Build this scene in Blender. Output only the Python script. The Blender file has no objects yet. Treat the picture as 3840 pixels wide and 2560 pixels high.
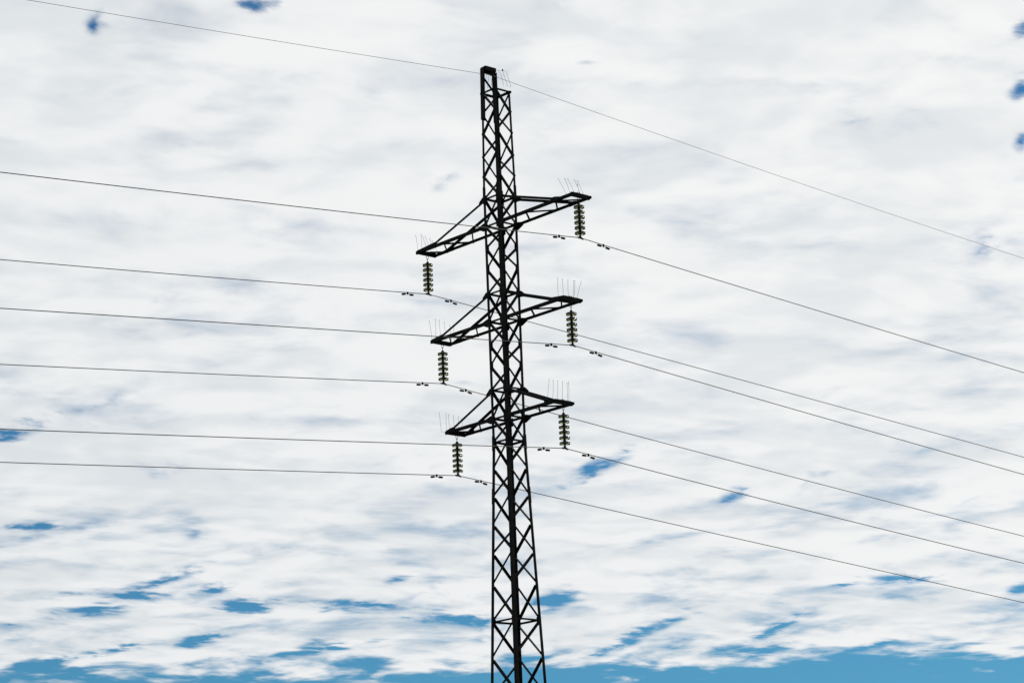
import bpy, bmesh, math, random
from mathutils import Vector
random.seed(7)
C = bpy.context.scene.collection
SC = bpy.context.scene
R = math.radians

# ---------------------------------------------------------------- camera
cam = bpy.data.cameras.new("camera")
cam.sensor_width = 36.0
cam.lens = 88.19
cam.clip_end = 20000
co = bpy.data.objects.new("camera", cam)
C.objects.link(co)
PITCH, ROLL, YAW, DIST = 0.253336, 0.0395526, 0.00272722, 73.005
F0 = Vector((math.sin(YAW), math.cos(YAW), 0)); R0 = Vector((math.cos(YAW), -math.sin(YAW), 0)); Z = Vector((0, 0, 1))
FW = F0*math.cos(PITCH) + Z*math.sin(PITCH)
UP = Z*math.cos(PITCH) - F0*math.sin(PITCH)
RI = R0*math.cos(ROLL) - UP*math.sin(ROLL)
UP = UP*math.cos(ROLL) + R0*math.sin(ROLL)
from mathutils import Matrix
co.matrix_world = Matrix(((RI.x, UP.x, -FW.x, 0), (RI.y, UP.y, -FW.y, -DIST), (RI.z, UP.z, -FW.z, 1.6), (0, 0, 0, 1)))
SC.camera = co

# ---------------------------------------------------------------- tower axes (u: along the cross-arms, v: along the line)
AL = 0.84698
U = Vector((math.cos(AL), -math.sin(AL), 0))
V = Vector((math.sin(AL), math.cos(AL), 0))
def W(u, v, z): return U*u + V*v + Z*z

# ---------------------------------------------------------------- sun and exposure
SUN_EL = R(46)
SUN_AZ = AL + R(2)                       # clockwise from +y
sund = Vector((math.sin(SUN_AZ)*math.cos(SUN_EL), math.cos(SUN_AZ)*math.cos(SUN_EL), math.sin(SUN_EL)))
sl = bpy.data.lights.new("sun", 'SUN')
sl.energy = 3.2; sl.angle = R(0.6); sl.color = (1.0, 0.95, 0.87)
so = bpy.data.objects.new("sun", sl); C.objects.link(so)
so.rotation_euler = (-sund).to_track_quat('-Z', 'Y').to_euler()
so.location = (40, 40, 80)
SC.view_settings.view_transform = 'Standard'
SC.view_settings.look = 'None'
SC.view_settings.exposure = 0.0
SC.view_settings.gamma = 1.0
SC.view_settings.use_curve_mapping = False

# ---------------------------------------------------------------- sky
world = bpy.data.worlds.new("World"); SC.world = world
world.use_nodes = True
nt = world.node_tree
for n in list(nt.nodes): nt.nodes.remove(n)
class G:
    """tiny helper to write node expressions"""
    def __init__(s, nt): s.nt = nt
    def sock(s, node, i, v):
        if hasattr(v, 'is_output'): s.nt.links.new(v, node.inputs[i])
        else: node.inputs[i].default_value = v
    def m(s, op, a, b=0.0, c=0.0, clamp=False):
        n = s.nt.nodes.new('ShaderNodeMath'); n.operation = op; n.use_clamp = clamp
        s.sock(n, 0, a); s.sock(n, 1, b); s.sock(n, 2, c)
        return n.outputs[0]
    def v(s, op, a, b=None, sc=None):
        n = s.nt.nodes.new('ShaderNodeVectorMath'); n.operation = op
        s.sock(n, 0, a)
        if b is not None: s.sock(n, 1, b)
        if sc is not None: s.sock(n, 3, sc)
        return n.outputs['Value'] if op in ('DOT_PRODUCT', 'LENGTH', 'DISTANCE') else n.outputs[0]
    def comb(s, x, y, z=0.0):
        n = s.nt.nodes.new('ShaderNodeCombineXYZ'); s.sock(n, 0, x); s.sock(n, 1, y); s.sock(n, 2, z)
        return n.outputs[0]
    def sep(s, v):
        n = s.nt.nodes.new('ShaderNodeSeparateXYZ'); s.sock(n, 0, v); return n.outputs
    def noise(s, vec, scale, detail=6.0, rough=0.55, lac=2.0, dist=0.0, dim='3D'):
        n = s.nt.nodes.new('ShaderNodeTexNoise'); n.noise_dimensions = dim
        s.nt.links.new(vec, n.inputs['Vector'])
        n.inputs['Scale'].default_value = scale; n.inputs['Detail'].default_value = detail
        n.inputs['Roughness'].default_value = rough; n.inputs['Lacunarity'].default_value = lac
        n.inputs['Distortion'].default_value = dist
        return n.outputs
    def ramp(s, x, a, b, c=0.0, d=1.0, mode='SMOOTHSTEP'):
        n = s.nt.nodes.new('ShaderNodeMapRange'); n.interpolation_type = mode
        s.sock(n, 0, x); s.sock(n, 1, a); s.sock(n, 2, b); s.sock(n, 3, c); s.sock(n, 4, d)
        return n.outputs[0]
    def mix(s, f, a, b, typ='MIX'):
        n = s.nt.nodes.new('ShaderNodeMix'); n.data_type = 'RGBA'; n.blend_type = typ
        s.sock(n, 0, f); s.sock(n, 6, a); s.sock(n, 7, b)
        return n.outputs[2]
g = G(nt)
tc = nt.nodes.new('ShaderNodeTexCoord')
dirv = g.v('NORMALIZE', tc.outputs['Generated'])
dx, dy, dz = g.sep(dirv)
zz = g.m('ADD', g.m('MAXIMUM', dz, 0.0), 0.10)   # the deck curves down with distance
# a flat cloud deck overhead: where each line of sight pierces it
px, py = g.m('DIVIDE', dx, zz), g.m('DIVIDE', dy, zz)
ang = R(20)                              # streets of cloud run off to the right
qx = g.m('ADD', g.m('MULTIPLY', px, math.cos(ang)), g.m('MULTIPLY', py, math.sin(ang)))
qy = g.m('SUBTRACT', g.m('MULTIPLY', py, math.cos(ang)), g.m('MULTIPLY', px, math.sin(ang)))
deck = g.comb(qx, g.m('MULTIPLY', qy, 1.15), 3.7)
warp = g.v('SUBTRACT', g.noise(deck, 4.0, 2.0, 0.5)[1], (0.5, 0.5, 0.5))
deckw = g.v('ADD', deck, g.v('SCALE', warp, sc=0.12))
big = g.noise(deckw, 3.0, 2.0, 0.5)[0]
mid = g.noise(deckw, 8.2, 4.0, 0.47)[0]
lee = g.noise(g.v('ADD', deckw, (0.026, 0.036, 0.014)), 8.2, 4.0, 0.47)[0]
fine = g.noise(deckw, 30.0, 4.0, 0.52)[0]
el = g.m('MULTIPLY', g.m('ARCSINE', dz), 57.29578)
az = g.m('MULTIPLY', g.m('ARCTAN2', dx, dy), 57.29578)
# gaps in the deck: azimuth, elevation, half width, half height (degrees), tilt, depth
GAPS = [
        (-9.66, 21.75, 0.21, 0.20, 2, 0.70), (-5.75, 22.35, 0.43, 0.19, 2, 0.95), (-4.92, 22.23, 0.37, 0.17, 2, 0.45), (-1.35, 18.25, 0.55, 0.24, 22, 0.62), (1.52, 22.12, 0.49, 0.19, 2, 0.45), (2.24, 20.83, 0.37, 0.17, 2, 0.60),
        (1.09, 19.89, 0.30, 0.18, 2, 0.45), (1.00, 19.29, 0.37, 0.27, 2, 0.40), (8.52, 18.94, 0.43, 0.27, 2, 0.50), (12.65, 20.76, 0.30, 0.22, 27, 0.88), (12.54, 19.42, 0.32, 0.16, 22, 0.88), (12.39, 18.22, 0.15, 0.18, 2, 0.70),
        (11.24, 15.75, 0.30, 0.30, 2, 0.60), (-8.16, 15.59, 0.37, 0.12, 12, 0.45), (-11.56, 12.65, 0.64, 0.16, 12, 0.95), (-9.69, 13.09, 0.91, 0.16, 12, 0.45), (-8.17, 11.73, 0.55, 0.23, 12, 0.60), (-2.30, 14.47, 0.37, 0.12, 2, 0.45),
        (-1.01, 13.62, 0.18, 0.09, 2, 0.60), (2.18, 11.60, 0.70, 0.13, 22, 0.95), (2.59, 11.78, 0.30, 0.11, 12, 0.85), (5.13, 10.75, 0.37, 0.13, 17, 0.75), (6.74, 10.96, 0.37, 0.13, 32, 0.60), (7.25, 11.14, 0.24, 0.09, 2, 0.60),
        (10.39, 10.30, 0.30, 0.11, 17, 0.50), (-11.06, 10.53, 0.55, 0.08, -3, 0.90), (-10.04, 10.43, 0.49, 0.10, 2, 0.55), (-11.17, 10.26, 0.37, 0.11, 7, 0.60), (-7.32, 10.25, 0.24, 0.15, 2, 0.60), (-8.17, 9.27, 0.73, 0.10, 14, 0.85),
        (-9.73, 8.63, 0.67, 0.12, 2, 0.92), (-8.84, 8.91, 0.73, 0.09, -1, 0.85), (-6.91, 9.04, 0.44, 0.12, 17, 0.95), (-6.21, 8.67, 0.49, 0.12, -3, 1.00), (-3.87, 8.64, 0.70, 0.11, -5, 0.95), (-2.70, 9.21, 0.26, 0.08, 12, 0.85),
        (-2.28, 8.83, 0.55, 0.12, 22, 0.50), (-1.44, 8.23, 0.91, 0.12, -8, 1.00), (-7.22, 7.91, 0.38, 0.09, 7, 1.00), (-4.62, 7.67, 0.79, 0.10, 8, 1.00), (-9.61, 7.71, 0.85, 0.07, 7, 0.90), (-10.85, 7.47, 0.79, 0.11, 12, 0.90),
        (-11.50, 8.34, 0.18, 0.06, 2, 0.60), (-10.51, 8.98, 0.73, 0.09, 2, 0.60), (-11.44, 8.01, 0.49, 0.07, 2, 0.50), (0.96, 8.54, 0.46, 0.16, 16, 0.90), (3.38, 7.94, 0.61, 0.09, 20, 0.82), (2.35, 7.57, 0.58, 0.12, 18, 0.95),
        (5.17, 7.45, 0.64, 0.09, 12, 0.85), (5.91, 7.70, 0.73, 0.09, 20, 0.70), (7.23, 7.57, 0.30, 0.10, 12, 0.50), (7.43, 8.63, 0.44, 0.07, 7, 0.85), (8.88, 8.66, 0.73, 0.09, -1, 0.95), (7.99, 7.20, 0.55, 0.07, 7, 0.80),
        (11.47, 8.26, 0.24, 0.11, 2, 0.85), (-0.85, 7.76, 0.43, 0.09, 2, 0.60), (5.52, 7.18, 0.55, 0.09, 10, 0.80),]
wob = g.comb(g.m('MULTIPLY', g.m('SUBTRACT', fine, 0.5), 1.3), g.m('ADD', g.m('MULTIPLY', g.m('SUBTRACT', mid, 0.5), 1.6), g.m('MULTIPLY', g.m('SUBTRACT', fine, 0.5), 0.9)), 0.0)
azel = g.comb(az, el, 0.0)
gap = None
for (a0, e0, ra, re, tilt, dep) in GAPS:
    if dep < 0.68: dep *= 0.80
    mp = nt.nodes.new('ShaderNodeMapping'); mp.vector_type = 'TEXTURE'
    mp.inputs['Location'].default_value = (a0, e0, 0); mp.inputs['Rotation'].default_value = (0, 0, R(tilt))
    mp.inputs['Scale'].default_value = (ra*2.15, re*2.3, 1)
    nt.links.new(azel, mp.inputs['Vector'])
    gr = nt.nodes.new('ShaderNodeTexGradient'); gr.gradient_type = 'SPHERICAL'
    nt.links.new(g.v('ADD', mp.outputs[0], wob), gr.inputs[0])
    gap = g.m('MULTIPLY', gr.outputs[1], dep) if gap is None else g.m('MAXIMUM', gap, g.m('MULTIPLY', gr.outputs[1], dep))
veil = g.ramp(g.noise(deckw, 16.0, 5.0, 0.62)[0], 0.34, 0.62, 0.52, 1.14)      # shreds of cloud drawn across the gaps
gap = g.m('MULTIPLY', g.ramp(gap, 0.0, 0.90), veil)
# the deck thins out towards its far edge, low over the horizon
nz = g.m('ADD', g.m('MULTIPLY', g.m('SUBTRACT', mid, 0.5), 1.5), g.m('MULTIPLY', g.m('SUBTRACT', fine, 0.5), 0.42))
nz = g.m('ADD', nz, g.m('MULTIPLY', g.m('SUBTRACT', big, 0.5), 0.45))
edge = g.m('ADD', g.m('ADD', el, g.m('MULTIPLY', az, 0.0146)), g.m('MULTIPLY', nz, 0.85))
far = g.ramp(edge, 6.535, 7.535, 1.0, 0.0)
thin = g.ramp(el, 7.5, 13.0, 0.13, 0.0)
dens = g.m('SUBTRACT', g.m('ADD', g.m('MULTIPLY', nz, g.ramp(el, 8.5, 14.0, 1.0, 0.74)), 0.50), g.m('ADD', thin, g.m('MULTIPLY', g.m('POWER', gap, 1.3), 0.88)))
dens = g.m('SUBTRACT', dens, g.m('MULTIPLY', far, 1.1))
cover = g.ramp(dens, -0.40, 0.50)
# light and shade within the deck
shade = g.noise(g.v('ADD', deckw, (7.3, 2.1, 5.0)), 5.0, 3.0, 0.52)[0]
sh = g.m('ADD', g.m('ADD', g.m('ADD', g.m('MULTIPLY', shade, 0.75), g.m('MULTIPLY', big, 0.45)), g.m('MULTIPLY', g.m('SUBTRACT', mid, lee), 0.75)), g.m('MULTIPLY', g.m('SUBTRACT', fine, 0.5), 0.16))
lit = g.ramp(sh, 0.41, 0.76)
glow = g.ramp(g.v('DOT_PRODUCT', dirv, tuple(sund)), 0.42, 0.86, 0.0, 1.0, 'LINEAR')
lit = g.m('ADD', g.m('MULTIPLY', lit, 0.62), g.m('MULTIPLY', glow, 0.52), clamp=True)
cloud = g.mix(lit, (0.700, 0.742, 0.772, 1), (0.918, 0.922, 0.922, 1))
sky = nt.nodes.new('ShaderNodeTexSky'); sky.sky_type = 'NISHITA'
sky.sun_disc = False; sky.sun_elevation = SUN_EL; sky.sun_rotation = SUN_AZ
sky.altitude = 200; sky.air_density = 1.0; sky.dust_density = 0.3; sky.ozone_density = 4.0
clear = g.mix(1.0, sky.outputs[0], (0.205, 0.49, 0.60, 1), 'MULTIPLY')
clear = g.v('SCALE', clear, sc=0.115)
col = g.mix(cover, clear, cloud)
world.cycles.sampling_method = 'MANUAL'; world.cycles.sample_map_resolution = 512
bg = nt.nodes.new('ShaderNodeBackground'); nt.links.new(col, bg.inputs[0]); bg.inputs[1].default_value = 1.0
wo = nt.nodes.new('ShaderNodeOutputWorld'); nt.links.new(bg.outputs[0], wo.inputs[0])

# ---------------------------------------------------------------- materials
def mat(name, col, rough=0.6, spec=0.2, metal=0.0, var=None, nscale=6.0, bump=0.0):
    m = bpy.data.materials.new(name); m.use_nodes = True
    t = m.node_tree; b = t.nodes['Principled BSDF']
    b.inputs['Roughness'].default_value = rough; b.inputs['Metallic'].default_value = metal
    b.inputs['Specular IOR Level'].default_value = spec
    if var is None:
        b.inputs['Base Color'].default_value = (*col, 1)
    else:
        h = G(t); tcn = t.nodes.new('ShaderNodeTexCoord')
        n = h.noise(tcn.outputs['Object'], nscale, 8.0, 0.65)[0]
        c = h.mix(h.ramp(n, 0.40, 0.66), (*col, 1), (*var, 1))
        t.links.new(c, b.inputs['Base Color'])
        if bump:
            bn = t.nodes.new('ShaderNodeBump'); bn.inputs['Strength'].default_value = bump
            bn.inputs['Distance'].default_value = 0.01
            t.links.new(n, bn.inputs['Height']); t.links.new(bn.outputs[0], b.inputs['Normal'])
    return m
M_STEEL = mat('weathered_tower_steel', (0.006, 0.006, 0.007), 0.7, 0.04, 0, (0.014, 0.0130, 0.012), 3.0)
M_IRON = mat('insulator_cap_iron', (0.008, 0.009, 0.009), 0.6, 0.06, 0, (0.016, 0.015, 0.013), 20.0)
M_WIRE = mat('weathered_conductor', (0.020, 0.020, 0.023), 0.6, 0.15)
M_SPIKE = mat('galvanised_rod', (0.045, 0.045, 0.048), 0.55, 0.2)
M_CONC = mat('concrete', (0.30, 0.29, 0.27), 0.9, 0.2, 0, (0.22, 0.21, 0.20), 5.0, 0.3)
M_GRASS = mat('meadow_grass', (0.045, 0.065, 0.022), 0.9, 0.1, 0, (0.085, 0.095, 0.035), 0.35, 0.4)
M_GLASS = bpy.data.materials.new('green_insulator_glass'); M_GLASS.use_nodes = True
b = M_GLASS.node_tree.nodes['Principled BSDF']
b.inputs['Base Color'].default_value = (0.93, 0.90, 0.72, 1); b.inputs['Roughness'].default_value = 0.04
b.inputs['Transmission Weight'].default_value = 1.0; b.inputs['IOR'].default_value = 1.5
M_GLASS_D = bpy.data.materials.new('refraction_dark_green_glass'); M_GLASS_D.use_nodes = True
b = M_GLASS_D.node_tree.nodes['Principled BSDF']
b.inputs['Base Color'].default_value = (0.09, 0.090, 0.055, 1); b.inputs['Roughness'].default_value = 0.18  # dark look of refracting rims and upper shed, painted into the glass colour
b.inputs['Transmission Weight'].default_value = 0.85; b.inputs['IOR'].default_value = 1.5; b.inputs['Specular IOR Level'].default_value = 0.25

# ---------------------------------------------------------------- object helpers
def link(name, me, m, parent=None, loc=None):
    o = bpy.data.objects.new(name, me); C.objects.link(o)
    if m is not None and not me.materials: me.materials.append(m)
    if parent is not None: o.parent = parent
    if loc is not None: o.location = loc
    return o
def tag(o, label, cat, group=None):
    o['label'] = label; o['category'] = cat
    if group: o['group'] = group
    return o
def thing(name, label, cat, loc=(0, 0, 0), group=None):
    o = bpy.data.objects.new(name, None); C.objects.link(o); o.location = loc
    o.empty_display_size = 0.2
    return tag(o, label, cat, group)
def mesh(verts, faces, name='mesh'):
    me = bpy.data.meshes.new(name)
    me.from_pydata([tuple(v) for v in verts], [], faces)
    bm = bmesh.new(); bm.from_mesh(me); bmesh.ops.recalc_face_normals(bm, faces=bm.faces)
    bm.to_mesh(me); bm.free()
    return me
class MB:
    """collects simple solids into one mesh"""
    def __init__(s): s.v = []; s.f = []
    def add(s, verts, faces):
        o = len(s.v); s.v += [Vector(x) for x in verts]; s.f += [tuple(i+o for i in f) for f in faces]
    def prism(s, rings):                  # loft of equal closed rings, capped
        n = len(rings[0]); vs = [p for r in rings for p in r]; fs = []
        for k in range(len(rings)-1):
            for i in range(n):
                j = (i+1) % n
                fs.append((k*n+i, k*n+j, (k+1)*n+j, (k+1)*n+i))
        fs.append(tuple(range(n))[::-1]); fs.append(tuple((len(rings)-1)*n+i for i in range(n)))
        s.add(vs, fs)
    def box(s, c, e1, e2, e3):            # centre and three half-extent vectors
        c = Vector(c)
        q = [c+e1*a+e2*b+e3*d for d in (-1, 1) for a, b in ((-1, -1), (1, -1), (1, 1), (-1, 1))]
        s.prism([q[:4], q[4:]])
    def angle(s, p0, p1, d1, d2, w1, w2, t):   # L profile: corner on p0-p1, flanges along d1 and d2
        ax = (p1-p0).normalized()
        d1 = (d1-ax*d1.dot(ax)).normalized(); d2 = d2-ax*d2.dot(ax); d2 = (d2-d1*d2.dot(d1)).normalized()
        sec = [Vector((0, 0)), Vector((w1, 0)), Vector((w1, t)), Vector((t, t)), Vector((t, w2)), Vector((0, w2))]
        s.prism([[p+d1*q.x+d2*q.y for q in sec] for p in (p0, p1)])
    def channel(s, p0, p1, dup, din, h, w, t): # U profile: web of height h centred on p0-p1, flanges w towards din
        ax = (p1-p0).normalized()
        dup = (dup-ax*dup.dot(ax)).normalized(); din = din-ax*din.dot(ax); din = (din-dup*din.dot(dup)).normalized()
        sec = [(-h/2, 0), (h/2, 0), (h/2, w), (h/2-t, w), (h/2-t, t), (-h/2+t, t), (-h/2+t, w), (-h/2, w)]
        s.prism([[p+dup*a+din*b for a, b in sec] for p in (p0, p1)])
    def tube(s, pts, r, n=6):
        pts = [Vector(p) for p in pts]; rings = []
        for i, p in enumerate(pts):
            ax = (pts[min(i+1, len(pts)-1)]-pts[max(i-1, 0)]).normalized()
            ref = Vector((0, 0, 1)) if abs(ax.z) < 0.9 else U
            a = ax.cross(ref).normalized(); b_ = ax.cross(a)
            rr = r[i] if isinstance(r, (list, tuple)) else r
            rings.append([p+a*rr*math.cos(2*math.pi*k/n)+b_*rr*math.sin(2*math.pi*k/n) for k in range(n)])
        s.prism(rings)
    def lathe(s, prof, n=20, c=Vector((0, 0, 0))):   # closed profile of (radius, z) around z
        o = len(s.v); m_ = len(prof)
        for k in range(n):
            a = 2*math.pi*k/n
            for r, z in prof: s.v.append(c+Vector((r*math.cos(a), r*math.sin(a), z)))
        for k in range(n):
            for i in range(m_):
                j = (i+1) % m_; k2 = (k+1) % n
                s.f.append((o+k*m_+i, o+k*m_+j, o+k2*m_+j, o+k2*m_+i))
    def ball(s, c, r):
        c = Vector(c)
        s.tube([c+Z*r*x for x in (-.98, -.6, 0, .6, .98)], [r*.25, r*.8, r, r*.8, r*.25], 6)
    def done(s, name='mesh'): return mesh(s.v, s.f, name)
    def build(s, name, m, parent=None, loc=None): return link(name, s.done(name), m, parent, loc)

# ---------------------------------------------------------------- ground
gv = []; gf = []; N = 40; S = 6000.0
def gpos(i): 
    t = (i/N)*2-1
    return math.copysign(abs(t)**3, t)*S
for j in range(N+1):
    for i in range(N+1):
        x, y = gpos(i), gpos(j); r = math.hypot(x, y)
        gv.append((x, y, 0.0 if r < 120 else -0.5+0.5*math.cos(x*0.004)*math.cos(y*0.005)-0.5))
for j in range(N):
    for i in range(N): gf.append((j*(N+1)+i, j*(N+1)+i+1, (j+1)*(N+1)+i+1, (j+1)*(N+1)+i))
go = link('ground', mesh(gv, gf, 'ground'), M_GRASS); go['kind'] = 'structure'

# ---------------------------------------------------------------- lattice tower
KZ = [28.42, 27.78, 27.10, 26.37, 25.72, 25.01, 24.14, 23.43, 22.77, 22.00, 21.13, 20.40, 19.75, 19.01, 18.14, 17.42,
      16.62, 15.79, 14.94, 14.08, 13.15, 12.07, 11.00, 9.85, 8.60, 7.25, 5.80, 4.20, 2.45, 0.60]
PROF = [(0.0, 0.888), (12.06, 0.519), (17.42, 0.354), (25.01, 0.360), (28.42, 0.313), (30.0, 0.291)]
def half(z):
    for (z0, a0), (z1, a1) in zip(PROF, PROF[1:]):
        if z <= z1: return a0+(a1-a0)*(z-z0)/(z1-z0)
    return PROF[-1][1]
LEG = {'L': (-1, -1), 'N': (1, -1), 'R': (1, 1), 'F': (-1, 1)}
FACES = [('L', 'N', -V), ('N', 'R', U), ('R', 'F', V), ('F', 'L', -U)]   # first leg carries the even nodes
def corner(l, z): a = half(z); s = LEG[l]; return W(s[0]*a, s[1]*a, z)

tower = thing('transmission_tower', 'tall dark steel lattice transmission tower with three pairs of cross-arms', 'tower')
# legs: steel angles, stepped down in size upwards, lofted as one piece each
def legw(z): return 0.112 if z < 10 else (0.102 if z < 17.42 else (0.092 if z < 25.2 else 0.078))
for l, (su, sv) in LEG.items():
    mb = MB()
    zs = [0.0, 10.0, 12.06, 17.42, 25.2, 28.46]
    for z0, z1 in zip(zs, zs[1:]):
        w = legw((z0+z1)/2); t = 0.011; rings = []
        for z in (z0, z1):
            c = corner(l, z); a = U*-su; b_ = V*-sv
            rings.append([c, c+a*w, c+a*w+b_*t, c+a*t+b_*t, c+a*t+b_*w, c+b_*w])
        mb.prism(rings)
    leg = mb.build('leg', M_STEEL, tower)
    # bolted splice angles over the leg joints
    for zc, hl, ww in ((17.40, 0.225, 0.125), (15.80, 0.235, 0.118), (25.13, 0.27, 0.110), (8.0, 0.25, 0.13)):
        sp = MB(); rings = []
        for z in (zc-hl, zc+hl):
            c = corner(l, z)+U*su*0.009+V*sv*0.009; a = U*-su; b_ = V*-sv
            rings.append([c, c+a*ww, c+a*ww+b_*.008, c+a*.008+b_*.008, c+a*.008+b_*ww, c+b_*ww])
        sp.prism(rings); sp.build('splice_angle', M_STEEL, leg)
    # footing plate
    fp = MB(); fp.box(corner(l, 0)+Z*0.02, U*.2, V*.2, Z*.02); fp.build('base_plate', M_STEEL, leg)

# single-diagonal bracing, staggered from face to face
for fi, (la, lb, nrm) in enumerate(FACES):
    for k in range(len(KZ)-1):
        A, B = (la, lb) if k % 2 == 0 else (lb, la)
        z0, z1 = KZ[k], KZ[k+1]
        c0, c1 = corner(A, z0), corner(B, z1)
        e = (c1-c0); e.z = 0; e.normalize()
        up = k < 5
        ins = 0.013 if up else -0.013
        ends = -0.045 if up else 0.030
        p0 = c0+e*0.035; p1 = c1-e*0.035
        dz = 0.0 if up else 0.03
        p0 = p0-Z*dz; p1 = p1+Z*dz
        ax = (p1-p0).normalized()
        p0 = p0+ax*ends*(1 if k else 0); p1 = p1-ax*ends
        p0 = p0+nrm*ins; p1 = p1+nrm*ins
        perp = ax.cross(nrm).normalized()
        if perp.z < 0: perp = -perp
        w = 0.062 if z0 > 25.1 else 0.068
        # corner of the angle on the upper edge, one flange down in the face, one pointing into the tower
        sg = -1 if (up and ((fi == 0 and k % 2 == 1) or (fi == 1 and k % 2 == 0) or (fi == 2 and k % 2 == 0) or (fi == 3 and k % 2 == 1))) else 1   # some sit heel-down
        q0, q1 = p0+perp*w*0.5*sg, p1+perp*w*0.5*sg
        mb = MB(); mb.angle(q0, q1, -perp*sg, -nrm, w, w, 0.007)
        mb.build('brace', M_STEEL, tower)
        # gusset plates where the braces meet the legs
    def gusset(l, e, nrm, z, hh, ww, parent, off=-0.024, asym=0.0):
        mb = MB(); c = corner(l, z); rise = (corner(l, z+1)-c)
        P = lambda a, b_: c+e*a+rise*b_+nrm*off
        pts = [P(.004, -hh), P(ww*.55, -hh), P(ww, -hh*.45), P(ww, hh*.45), P(ww*.55, hh), P(.004, hh)]
        mb.prism([pts, [q-nrm*.009 for q in pts]]); return mb.build('gusset_plate', M_STEEL, parent)
    for k in range(5, 16):
        z = KZ[k]
        for l, o in ((la, lb), (lb, la)):
            e = corner(o, z)-corner(l, z); e.normalize()
            ring = k in (5, 6, 9, 10, 13, 14, 15)
            mine = (l == la) == (k % 2 == 0)
            if ring: gusset(l, e, nrm, z, .13, .130, tower)
            elif mine: gusset(l, e, nrm, z, .17, .135, tower)
    for k in (21, 27):
        z = KZ[k]
        for l, o in ((la, lb), (lb, la)):
            e = corner(o, z)-corner(l, z); e.normalize(); gusset(l, e, nrm, z, .15, .155, tower)
    # horizontal ring members
    for z, h in ((28.42, .065), (25.01, .06), (24.14, .06), (22.0, .055), (21.13, .06), (19.01, .055), (18.14, .06), (17.42, .06), (12.07, .055), (4.2, .07)):
        c0, c1 = corner(la, z), corner(lb, z); e = (c1-c0).normalized()
        ext = 0.045 if z > 28 else -0.012
        off = nrm*(0.014 if z > 28 else -0.036)
        mb = MB(); mb.angle(c0-e*ext+off+Z*h*.5, c1+e*ext+off+Z*h*.5, -Z, -nrm, h, h, .007)
        mb.build('ring_beam', M_STEEL, tower)

# earth-wire peak on the left and far legs
peak_z = 29.25
for l in ('L', 'F'):
    su, sv = LEG[l]; mb = MB()
    c0 = corner(l, 27.58)+W(su*.022, sv*.022, 0); c1 = corner(l, peak_z)+W(su*.022, sv*.022, 0)
    mb.angle(c0, c1, U, V*-sv, *((.175, .18) if l == 'L' else (.05, .175)), .010)
    mb.build('peak_post', M_STEEL, tower)
a29 = half(29.1)
mb = MB()
mb.channel(W(-a29-.02, -a29-.0, 29.205), W(-a29-.02, a29-.07, 29.205), Z, U, .15, .07, .009)
mb.channel(W(-a29+.215, -a29-.0, 29.225), W(-a29+.215, a29-.17, 29.225), Z, -U, .13, .07, .009)
mb.box(W(-a29+.10, -.085, 29.284), U*.105, V*(a29-.09), Z*.004)
beam = mb.build('peak_beam', M_STEEL, tower)
mb = MB(); mb.box(W(-a29+.165, 0.0, 29.14), U*.03, V*.07, Z*.012); mb.build('hanger_plate', M_STEEL, beam)
mb = MB(); p0 = W(-a29-.0, -a29+.06, 29.0); p1 = W(-a29-.0, a29-.03, 28.50)
mb.angle(p0, p1, -Z, U, .045, .045, .007); mb.build('peak_brace', M_STEEL, tower)
mb = MB()
for v_ in (-.16, .16): mb.tube([W(-a29+.05, v_+.02, 29.27), W(-a29+.05, v_+.02, 29.315)], .012, 6)
mb.build('bolt', M_STEEL, beam)

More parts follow.
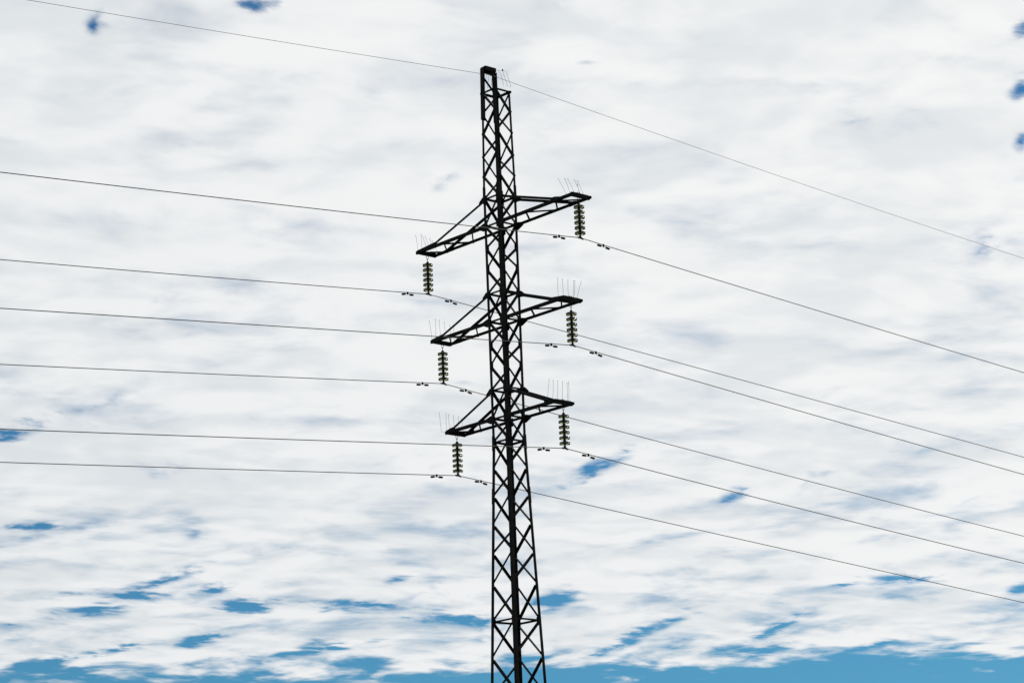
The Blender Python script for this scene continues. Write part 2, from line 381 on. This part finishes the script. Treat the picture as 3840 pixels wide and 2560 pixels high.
# cross-arms
ARMS = [(24.134, 25.01, 3.595), (21.119, 22.00, 3.016), (18.134, 19.01, 2.453)]
HB = 0.352
ZIG = {(0, 1): (.20, .37, .585, .78, .96), (0, -1): (.20, .42, .613, .81, .97), (1, 1): (.26, .47, .71, .965), (1, -1): (.23, .49, .706, .97),
       (2, 1): (.36, .67, .92), (2, -1): (.30, .63, .91)}           # zigzag nodes along each arm, on alternating chords
for ai, (zb, zt, L) in enumerate(ARMS):
    a = half(zb); at = half(zt)
    for s in (1, -1):
        name = ('upper', 'middle', 'lower')[ai]
        arm = MB()
        # two parallel chords and the end beam
        arm.channel(W(s*(a-.09), -HB-.012, zb), W(s*(L+.075 if s < 0 else L+.012), -HB-.012, zb), Z, V, .100, .055, .008)
        arm.channel(W(s*(a-.09), HB+.012, zb), W(s*(L+.075 if s > 0 else L+.012), HB+.012, zb), Z, -V, .076, .055, .008)
        ao = arm.build('crossarm', M_STEEL, tower)
        ao['label'] = name + (' cross-arm pointing right towards the camera' if s > 0 else ' cross-arm pointing left away from the camera')
        eb = MB(); eb.channel(W(s*L, -HB-.009, zb+.004), W(s*L, HB+.009, zb+.004), Z, U*-s, .128, .06, .009)
        eb.build('end_beam', M_STEEL, ao)
        # horizontal zigzag between the chords: starts on the far chord, or on the near one
        side = -1 if s < 0 else 1
        zs_ = ZIG[(ai, s)]; sd = side
        pts = []
        for f in zs_:
            pts.append(W(s*(a+(L-a)*f), sd*(HB-.03), zb)); sd = -sd
        # zig order: nodes alternate chord sides while stepping out along the arm
        for q0, q1 in zip(pts, pts[1:]):
            d = (q1-q0).normalized(); lat = d.cross(Z).normalized()
            lb_ = MB(); lb_.angle(q0-d*.05-Z*.045, q1+d*.06-Z*.045, Z, lat, .048, .045, .007)
            lb_.build('lattice_bar', M_STEEL, ao)
        # inclined struts from the tower down to the chords
        for sv in (-1, 1):
            fe = 0.81 if ai == 0 else 0.90
            if ai == 2: fe = 0.94
            p0 = W(s*(at-.02), sv*(HB-.004), zt-.02); p1 = W(s*(a+(L-a)*fe), sv*(HB-.004), zb+.045)
            st = MB(); st.angle(p0, p1, -Z, V*-sv, .077, .055, .008); so_ = st.build('strut', M_STEEL, ao)
            # plate where the strut lands on the chord
            gp = MB(); d = (p1-p0).normalized(); y0 = sv*(HB+.024)
            x1 = a+(L-a)*fe; x2 = x1+.10 if (ai == 0 and s > 0) else L+.004
            q = [W(s*(x1-.30), y0, zb-.035), W(s*x2, y0, zb-.035), W(s*x2, y0, zb+.055), W(s*(x1-.10), y0, zb+.10), W(s*(x1-.30), y0, zb+.115)]
            gp.prism([q, [w_+V*sv*.008 for w_ in q]]); gp.build('gusset_plate', M_STEEL, ao)
            # large root plates on the tower, at chord and strut level
            rp = MB(); y0 = sv*(HB+.014+.012)
            q = [W(s*(a-.13), y0, zb-.15), W(s*(a+.01), y0, zb-.15), W(s*(a+.24), y0, zb-.05), W(s*(a+.24), y0, zb+.04), W(s*(a+.02), y0, zb+.10), W(s*(a-.13), y0, zb+.11)]
            rp.prism([q, [w_+V*sv*.009 for w_ in q]]); rp.build('gusset_plate', M_STEEL, ao)
            rp = MB(); dd = p1-p0; dd.normalize(); y1 = sv*(half(zt)+.006)
            q = [W(s*(at-.12), y1, zt-.11), W(s*(at-.01), y1, zt-.13), W(s*(at+.19), y1, zt-.02+dd.z*.20-.075), W(s*(at+.19), y1, zt-.02+dd.z*.20+.02), W(s*(at+.03), y1, zt+.06), W(s*(at-.12), y1, zt+.08)]
            rp.prism([q, [w_+V*sv*.009 for w_ in q]]); rp.build('gusset_plate', M_STEEL, ao)
# concrete footings under the legs
for l in LEG:
    mb = MB(); c = corner(l, 0.0)
    rings = [[c+U*x*r+V*y*r+Z*(z-0.003) for x, y in ((-1, -1), (1, -1), (1, 1), (-1, 1))] for r, z in ((.42, -.6), (.42, 0.05-.3), (.30, 0.0))]
    mb.prism(rings); mb.build('footing', M_CONC, tower)

# ---------------------------------------------------------------- insulator strings
CL = {'TR': (3.595, -0.097, 22.829), 'TL': (-3.595, 0.042, 22.838), 'MR': (3.016, -0.059, 19.720), 'ML': (-3.016, 0.056, 19.837),
      'LR': (2.453, -0.024, 16.769), 'LL': (-2.453, 0.039, 16.843), 'G': (-0.13, -0.038, 29.039)}
WHERE = {'TR': 'upper right', 'TL': 'upper left', 'MR': 'middle right', 'ML': 'middle left', 'LR': 'lower right', 'LL': 'lower left'}
PITCH_D, RAD = 0.160, 0.158
# glass disc with two thin sheds: an upper one with thick rims, refraction's darkness put into their colour, a clearer ribbed one below
gb = MB()
gb.lathe([(.050, .030), (.080, .028), (.120, .017), (.148, .007), (RAD, .002), (RAD, -.009), (.146, -.010), (.120, -.003), (.095, .001), (.040, -.002)], 28)
gb.lathe([(.150, -.036), (RAD+.001, -.038), (RAD+.001, -.052), (.150, -.054), (.143, -.046)], 28)
n0 = len(gb.f)
gb.lathe([(.040, -.012), (.098, -.014), (.126, -.026), (.1435, -.038), (.1435, -.047), (.124, -.042), (.114, -.052), (.106, -.040), (.082, -.038), (.074, -.050), (.066, -.036), (.040, -.036)], 28)
ME_GLASS = bpy.data.meshes.new('glass_disc'); ME_GLASS.from_pydata([tuple(v) for v in gb.v], [], gb.f)
ME_GLASS.materials.append(M_GLASS_D); ME_GLASS.materials.append(M_GLASS)
bm = bmesh.new(); bm.from_mesh(ME_GLASS)
for i, f in enumerate(bm.faces): f.material_index = 0 if i < n0 else 1
bmesh.ops.recalc_face_normals(bm, faces=bm.faces); bm.to_mesh(ME_GLASS); bm.free()
for p in ME_GLASS.polygons: p.use_smooth = True
cb = MB(); cb.lathe([(.0005, .094), (.026, .094), (.036, .086), (.046, .045), (.052, .034), (.047, .006), (.0005, .006)], 16)
ME_CAP = cb.done('cap'); ME_CAP.materials.append(M_IRON)
pb = MB(); pb.lathe([(.0005, .004), (.040, .004), (.040, -.046), (.026, -.056), (.018, -.068), (.0005, -.068)], 12)
ME_PIN = pb.done('pin'); ME_PIN.materials.append(M_IRON)
for p in list(ME_CAP.polygons)+list(ME_PIN.polygons): p.use_smooth = True
for key, (u_, v_, zc) in CL.items():
    if key == 'G': continue
    zb = ARMS['TML'.index(key[0])][0]
    t = thing('insulator_string', 'string of six glass insulator discs hanging from the %s cross-arm' % WHERE[key], 'insulator', W(u_, v_, zb), 'insulator strings under the cross-arms')
    top = zb; z_last = zc+0.165; z_first = z_last+5*PITCH_D
    rel = lambda z: z-top
    # U-bolt through the end beam, eye and ball link
    hb = MB(); ztop = 0.10 if key in ('TR', 'MR', 'LR') else 0.075
    zl = rel(z_first+.094+.075); w = .036
    arc = [V*-w+Z*ztop]+[V*-w+Z*(zl+.05)]+[V*(-w*math.cos(a_))+Z*(zl+.05-w*1.3*math.sin(a_)) for a_ in (R(35), R(70), R(90), R(110), R(145))]+[V*w+Z*(zl+.05), V*w+Z*ztop]
    off = U*(-.03 if u_ > 0 else .03)
    hb.tube([p+off*0 for p in arc], .0085, 6)
    hb.tube([Z*(zl+.012), Z*rel(z_first+.08)], .009, 6)
    hb.ball(Z*(zl-.005), .021)
    for sgn in (-1, 1): hb.tube([V*w*sgn+Z*(.060), V*w*sgn+Z*.082], .018, 6)
    hb.build('u_bolt', M_IRON, t)
    for i in range(6):
        z = rel(z_first-i*PITCH_D)
        d = link('glass_disc', ME_GLASS, None, t, (0, 0, z))
        link('cap', ME_CAP, None, d); link('pin', ME_PIN, None, d)
    # suspension clamp holding the conductor
    cb_ = MB(); z0 = rel(zc)
    cb_.tube([Z*rel(z_last-.06), Z*(z0+.045)], [.018, .016], 8)
    cb_.box(Z*(z0+.055), V*.030, U*.014, Z*.030)
    sl_ = -0.0
    prof = [(-.135, .004, .013), (-.09, .010, .020), (-.03, .020, .030), (.03, .018, .030), (.09, -.002, .021), (.14, -.016, .013)]
    cb_.tube([V*x+Z*(z0+h-.010) for x, h, r in prof], [r for x, h, r in prof], 8)
    for x, dzz in ((-.085, -.012), (-.045, -.014), (.0, -.016), (.045, -.022), (.088, -.030)):
        cb_.tube([V*x+Z*(z0+.005), V*x+Z*(z0-.022+dzz)], .010, 6)
    cb_.build('suspension_clamp', M_IRON, t)

# ---------------------------------------------------------------- conductors, earth wire, vibration dampers
SL = {'TR': (-.086164, .000251, -.10145, .000223), 'TL': (-.092412, .000328, -.095784, .00001), 'MR': (-.0895, .00002, -.113165, .000236),
      'ML': (-.096908, .000236, -.114579, .000319), 'LR': (-.087706, .000167, -.113301, .000489), 'LL': (-.082575, .000163, -.096009, .000064),
      'G': (-.089014, .000298, -.110104, .000455)}
DL = -(V*math.cos(.00824)+V.cross(Z)*math.sin(.00824)); 
DL = -Vector((math.sin(AL+.00824), math.cos(AL+.00824), 0)); DR = Vector((math.sin(AL+.0710), math.cos(AL+.0710), 0))
def wire_at(key, t):
    s0, c0, s1, c1 = SL[key]; base = W(*CL[key])
    if t < 0:
        q = -t; return base+DL*q+Z*(s0*q+c0*q*q+4e-4*max(0, q-28)**2)
    return base+DR*t+Z*(s1*t+c1*t*t+4e-4*max(0, t-32)**2)
ts = [-120+4*i for i in range(22)]+[-32+1.5*i for i in range(20)]+[-2, -1.2, -.6, -.25, -.1, 0, .1, .25, .6, 1.2, 2]+[3.5+1.5*i for i in range(20)]+[33+4*i for i in range(23)]
ts = sorted(set(round(x, 3) for x in ts))
for key in CL:
    mb = MB(); r = .0120 if key != 'G' else .0062
    mb.tube([wire_at(key, t) for t in ts], r, 6)
    if key == 'G':
        o = mb.build('earth_wire', M_WIRE, None)
        tag(o, 'thin earth wire running over the very top of the tower', 'wire')
    else:
        o = mb.build('conductor_cable', M_WIRE, None)
        tag(o, 'dark conductor cable held by the insulator string of the %s cross-arm' % WHERE[key], 'cable', 'conductor cables of the power line')
# earth-wire clamp
u_, v_, zc = CL['G']
gc = thing('earth_wire_clamp', 'small clamp holding the earth wire under the tower peak beam', 'clamp', W(u_, v_, zc))
mb = MB(); mb.tube([Z*.11, Z*.0], .012, 6); mb.box(Z*.035, V*.03, U*.010, Z*.03); mb.build('hanger', M_IRON, gc)
mb = MB(); mb.tube([V*-.09+Z*.008, V*-.03-Z*.004, V*.03-Z*.006, V*.10-Z*.012], [.010, .020, .020, .010], 8)
for x in (-.03, .03): mb.tube([V*x, V*x-Z*.04], .009, 6)
mb.build('clamp_body', M_IRON, gc)

def damper_meshes():
    wt = MB(); X = Vector((1, 0, 0))
    wt.tube([X*x for x in (-.074, -.070, -.060, .0, .060, .070, .074)], [.012, .026, .032, .033, .032, .026, .012], 12)
    w_ = wt.done('weight'); w_.materials.append(M_IRON)
    for p in w_.polygons: p.use_smooth = True
    return w_
ME_WT = damper_meshes()
DAMP = {'TR': (-.84, .86), 'TL': (-.84, .86), 'MR': (-.84, .86), 'ML': (-.84, .84), 'LR': (-.83, .86), 'LL': (-.84, .86)}
for key, (tl, tr) in DAMP.items():
    for t, side in ((tl, 'left'), (tr, 'right')):
        p = wire_at(key, t); d = (wire_at(key, t+.05)-wire_at(key, t-.05)).normalized()
        dm = thing('vibration_damper', 'two-weight vibration damper on the cable just %s of the %s insulator string' % (side, WHERE[key]), 'damper', p, 'vibration dampers beside the insulator strings')
        c = MB(); c.box(Z*-.020, d*.024, d.cross(Z).normalized()*.016, Z*.042); c.tube([Z*-.035+d*.012, Z*-.035+d*.012+d.cross(Z)*.03], .012, 6)
        c.build('clamp', M_IRON, dm)
        tl_ = random.uniform(-.05, .05)
        sag0, sag1 = .060+random.uniform(-.006, .012), .062+random.uniform(-.006, .012)
        ends = [d*-.155-Z*sag0, d*.155-Z*sag1]
        mcab = MB(); mcab.tube([ends[0], d*-.07-Z*.056, Z*-.052, d*.07-Z*.056, ends[1]], .0055, 6); mcab.build('messenger_cable', M_IRON, dm)
        for e_, sg in zip(ends, (-1, 1)):
            wv = link('weight', ME_WT, None, dm, e_)
            dd = (d+Z*(-.10*sg*random.uniform(.2, 1.4))).normalized()
            wv.rotation_mode = 'QUATERNION'; wv.rotation_quaternion = dd.to_track_quat('X', 'Z')

# ---------------------------------------------------------------- bird-deterrent spikes on the arm ends
RODS = {   # base (u or None = end beam, v, dz) -> tip (u, v, dz)
 'TR': [((3.352, -.352, .06), (3.033, -.352, .612)), ((3.51, -.352, .06), (3.325, -.352, .536)), ((None, -.243, .05), (None, -.493, .43)), ((None, -.02, .05), (None, -.228, .456)), ((None, .125, .05), (None, -.114, .444)), ((None, -.04, .05), (None, -.116, .329))],
 'TL': [((None, -.33, .05), (None, -.407, .544)), ((None, -.173, .05), (None, -.188, .615)), ((None, .085, .05), (None, -.137, .584)), ((None, .25, .05), (None, -.02, .58)), ((None, .35, .05), (None, .159, .545)), ((-3.43, .352, .05), (-3.712, .352, .535))],
 'MR': [((2.812, -.352, .06), (2.82, -.352, .645)), ((None, -.341, .042), (None, -.354, .556)), ((None, -.137, .04), (None, -.131, .565)), ((None, .055, .04), (None, .095, .575)), ((None, .073, .033), (None, .146, .578)), ((None, .19, .03), (None, .396, .602))],
 'ML': [((None, -.35, .05), (None, -.44, .643)), ((None, -.203, .05), (None, -.186, .742)), ((None, .035, .05), (None, -.047, .73)), ((None, .22, .05), (None, .16, .703)), ((-2.90, .352, .05), (-2.99, .352, .62)), ((-2.784, .352, .05), (-2.793, .352, .548))],
 'LR': [((2.14, -.352, .06), (2.261, -.352, .688)), ((2.372, -.352, .05), (2.431, -.352, .622)), ((None, -.238, .05), (None, -.191, .618)), ((None, -.036, .05), (None, -.004, .617)), ((None, .15, .06), (None, .169, .603)), ((None, .207, .046), (None, .235, .634))],
 'LL': [((-2.709, -.352, .074), (-2.776, -.352, .667)), ((None, -.36, .05), (None, -.36, .606)), ((None, -.21, .05), (None, -.263, .58)), ((None, -.03, .05), (None, -.061, .566)), ((None, .12, .05), (None, .126, .546)), ((None, .30, .05), (None, .282, .518))]}
for key, rods in RODS.items():
    zb, zt, L = ARMS['TML'.index(key[0])]; ue = L if key[1] == 'R' else -L
    org = W(ue, 0, zb+.068)
    b_ = thing('bird_spikes', 'set of six thin bird spikes on the end of the %s cross-arm' % WHERE[key], 'bird spikes', org, 'bird spikes on the cross-arm ends')
    base = MB(); base.box(Z*.004-U*(.02 if key[1] == 'R' else -.02), V*.30, U*.012, Z*.006); base.build('base_strip', M_SPIKE, b_)
    for (b0, b1) in rods:
        P0 = W(ue if b0[0] is None else b0[0], b0[1], zb+b0[2])-org; P1 = W(ue if b1[0] is None else b1[0], b1[1], zb+b1[2])-org
        mb = MB(); sag = (P1-P0)*.5+P0+V*random.uniform(-.012, .012)+U*random.uniform(-.012, .012)
        path = [P0, sag, P1]
        if key == 'LL' and b0[0] is not None: path = [W(ue-.02, -.33, zb+.055)-org, W(ue-.16, -.352, zb+.045)-org]+path
        mb.tube(path, .0042, 5); mb.ball(P1, .0115)
        mb.build('spike', M_SPIKE, b_)
# drooping spikes at the peak
org = W(-.2, .2, 29.29)
b_ = thing('bird_spikes', 'drooping thin bird spikes on a rod at the very top of the tower', 'bird spikes', org)
def rod(pts, r=.0046):
    mb = MB(); mb.tube([W(*p)-org for p in pts], r, 5); mb.ball(W(*pts[-1])-org, .0115); return mb.build('spike', M_SPIKE, b_)
rod([(-.2, .15, 29.29), (-.2, .30, 29.30), (-.2, .64, 29.345), (-.2, .665, 29.32), (-.2, .81, 28.868)])
rod([(-.2, .498, 29.335), (-.2, .67, 28.872)])
rod([(-.2, .306, 29.299), (-.2, .433, 29.169), (-.2, .509, 28.871)])
mb = MB(); mb.box(W(-.2, .498, 29.345)-org, V*.016, U*.014, Z*.030); mb.build('rod_clip', M_SPIKE, b_)
rod([(-.2, -.08, 29.12), (-.2, -.171, 29.048), (-.2, -.191, 28.932)])
rod([(-.2, -.065, 29.12), (-.2, -.149, 28.64)])
rod([(-.2, .058, 29.11), (-.2, .008, 28.741)])
mb = MB(); mb.box(W(-.2, .0, 29.125)-org, V*.10, U*.01, Z*.008); mb.build('base_strip', M_SPIKE, b_)

SC.render.engine = 'CYCLES'
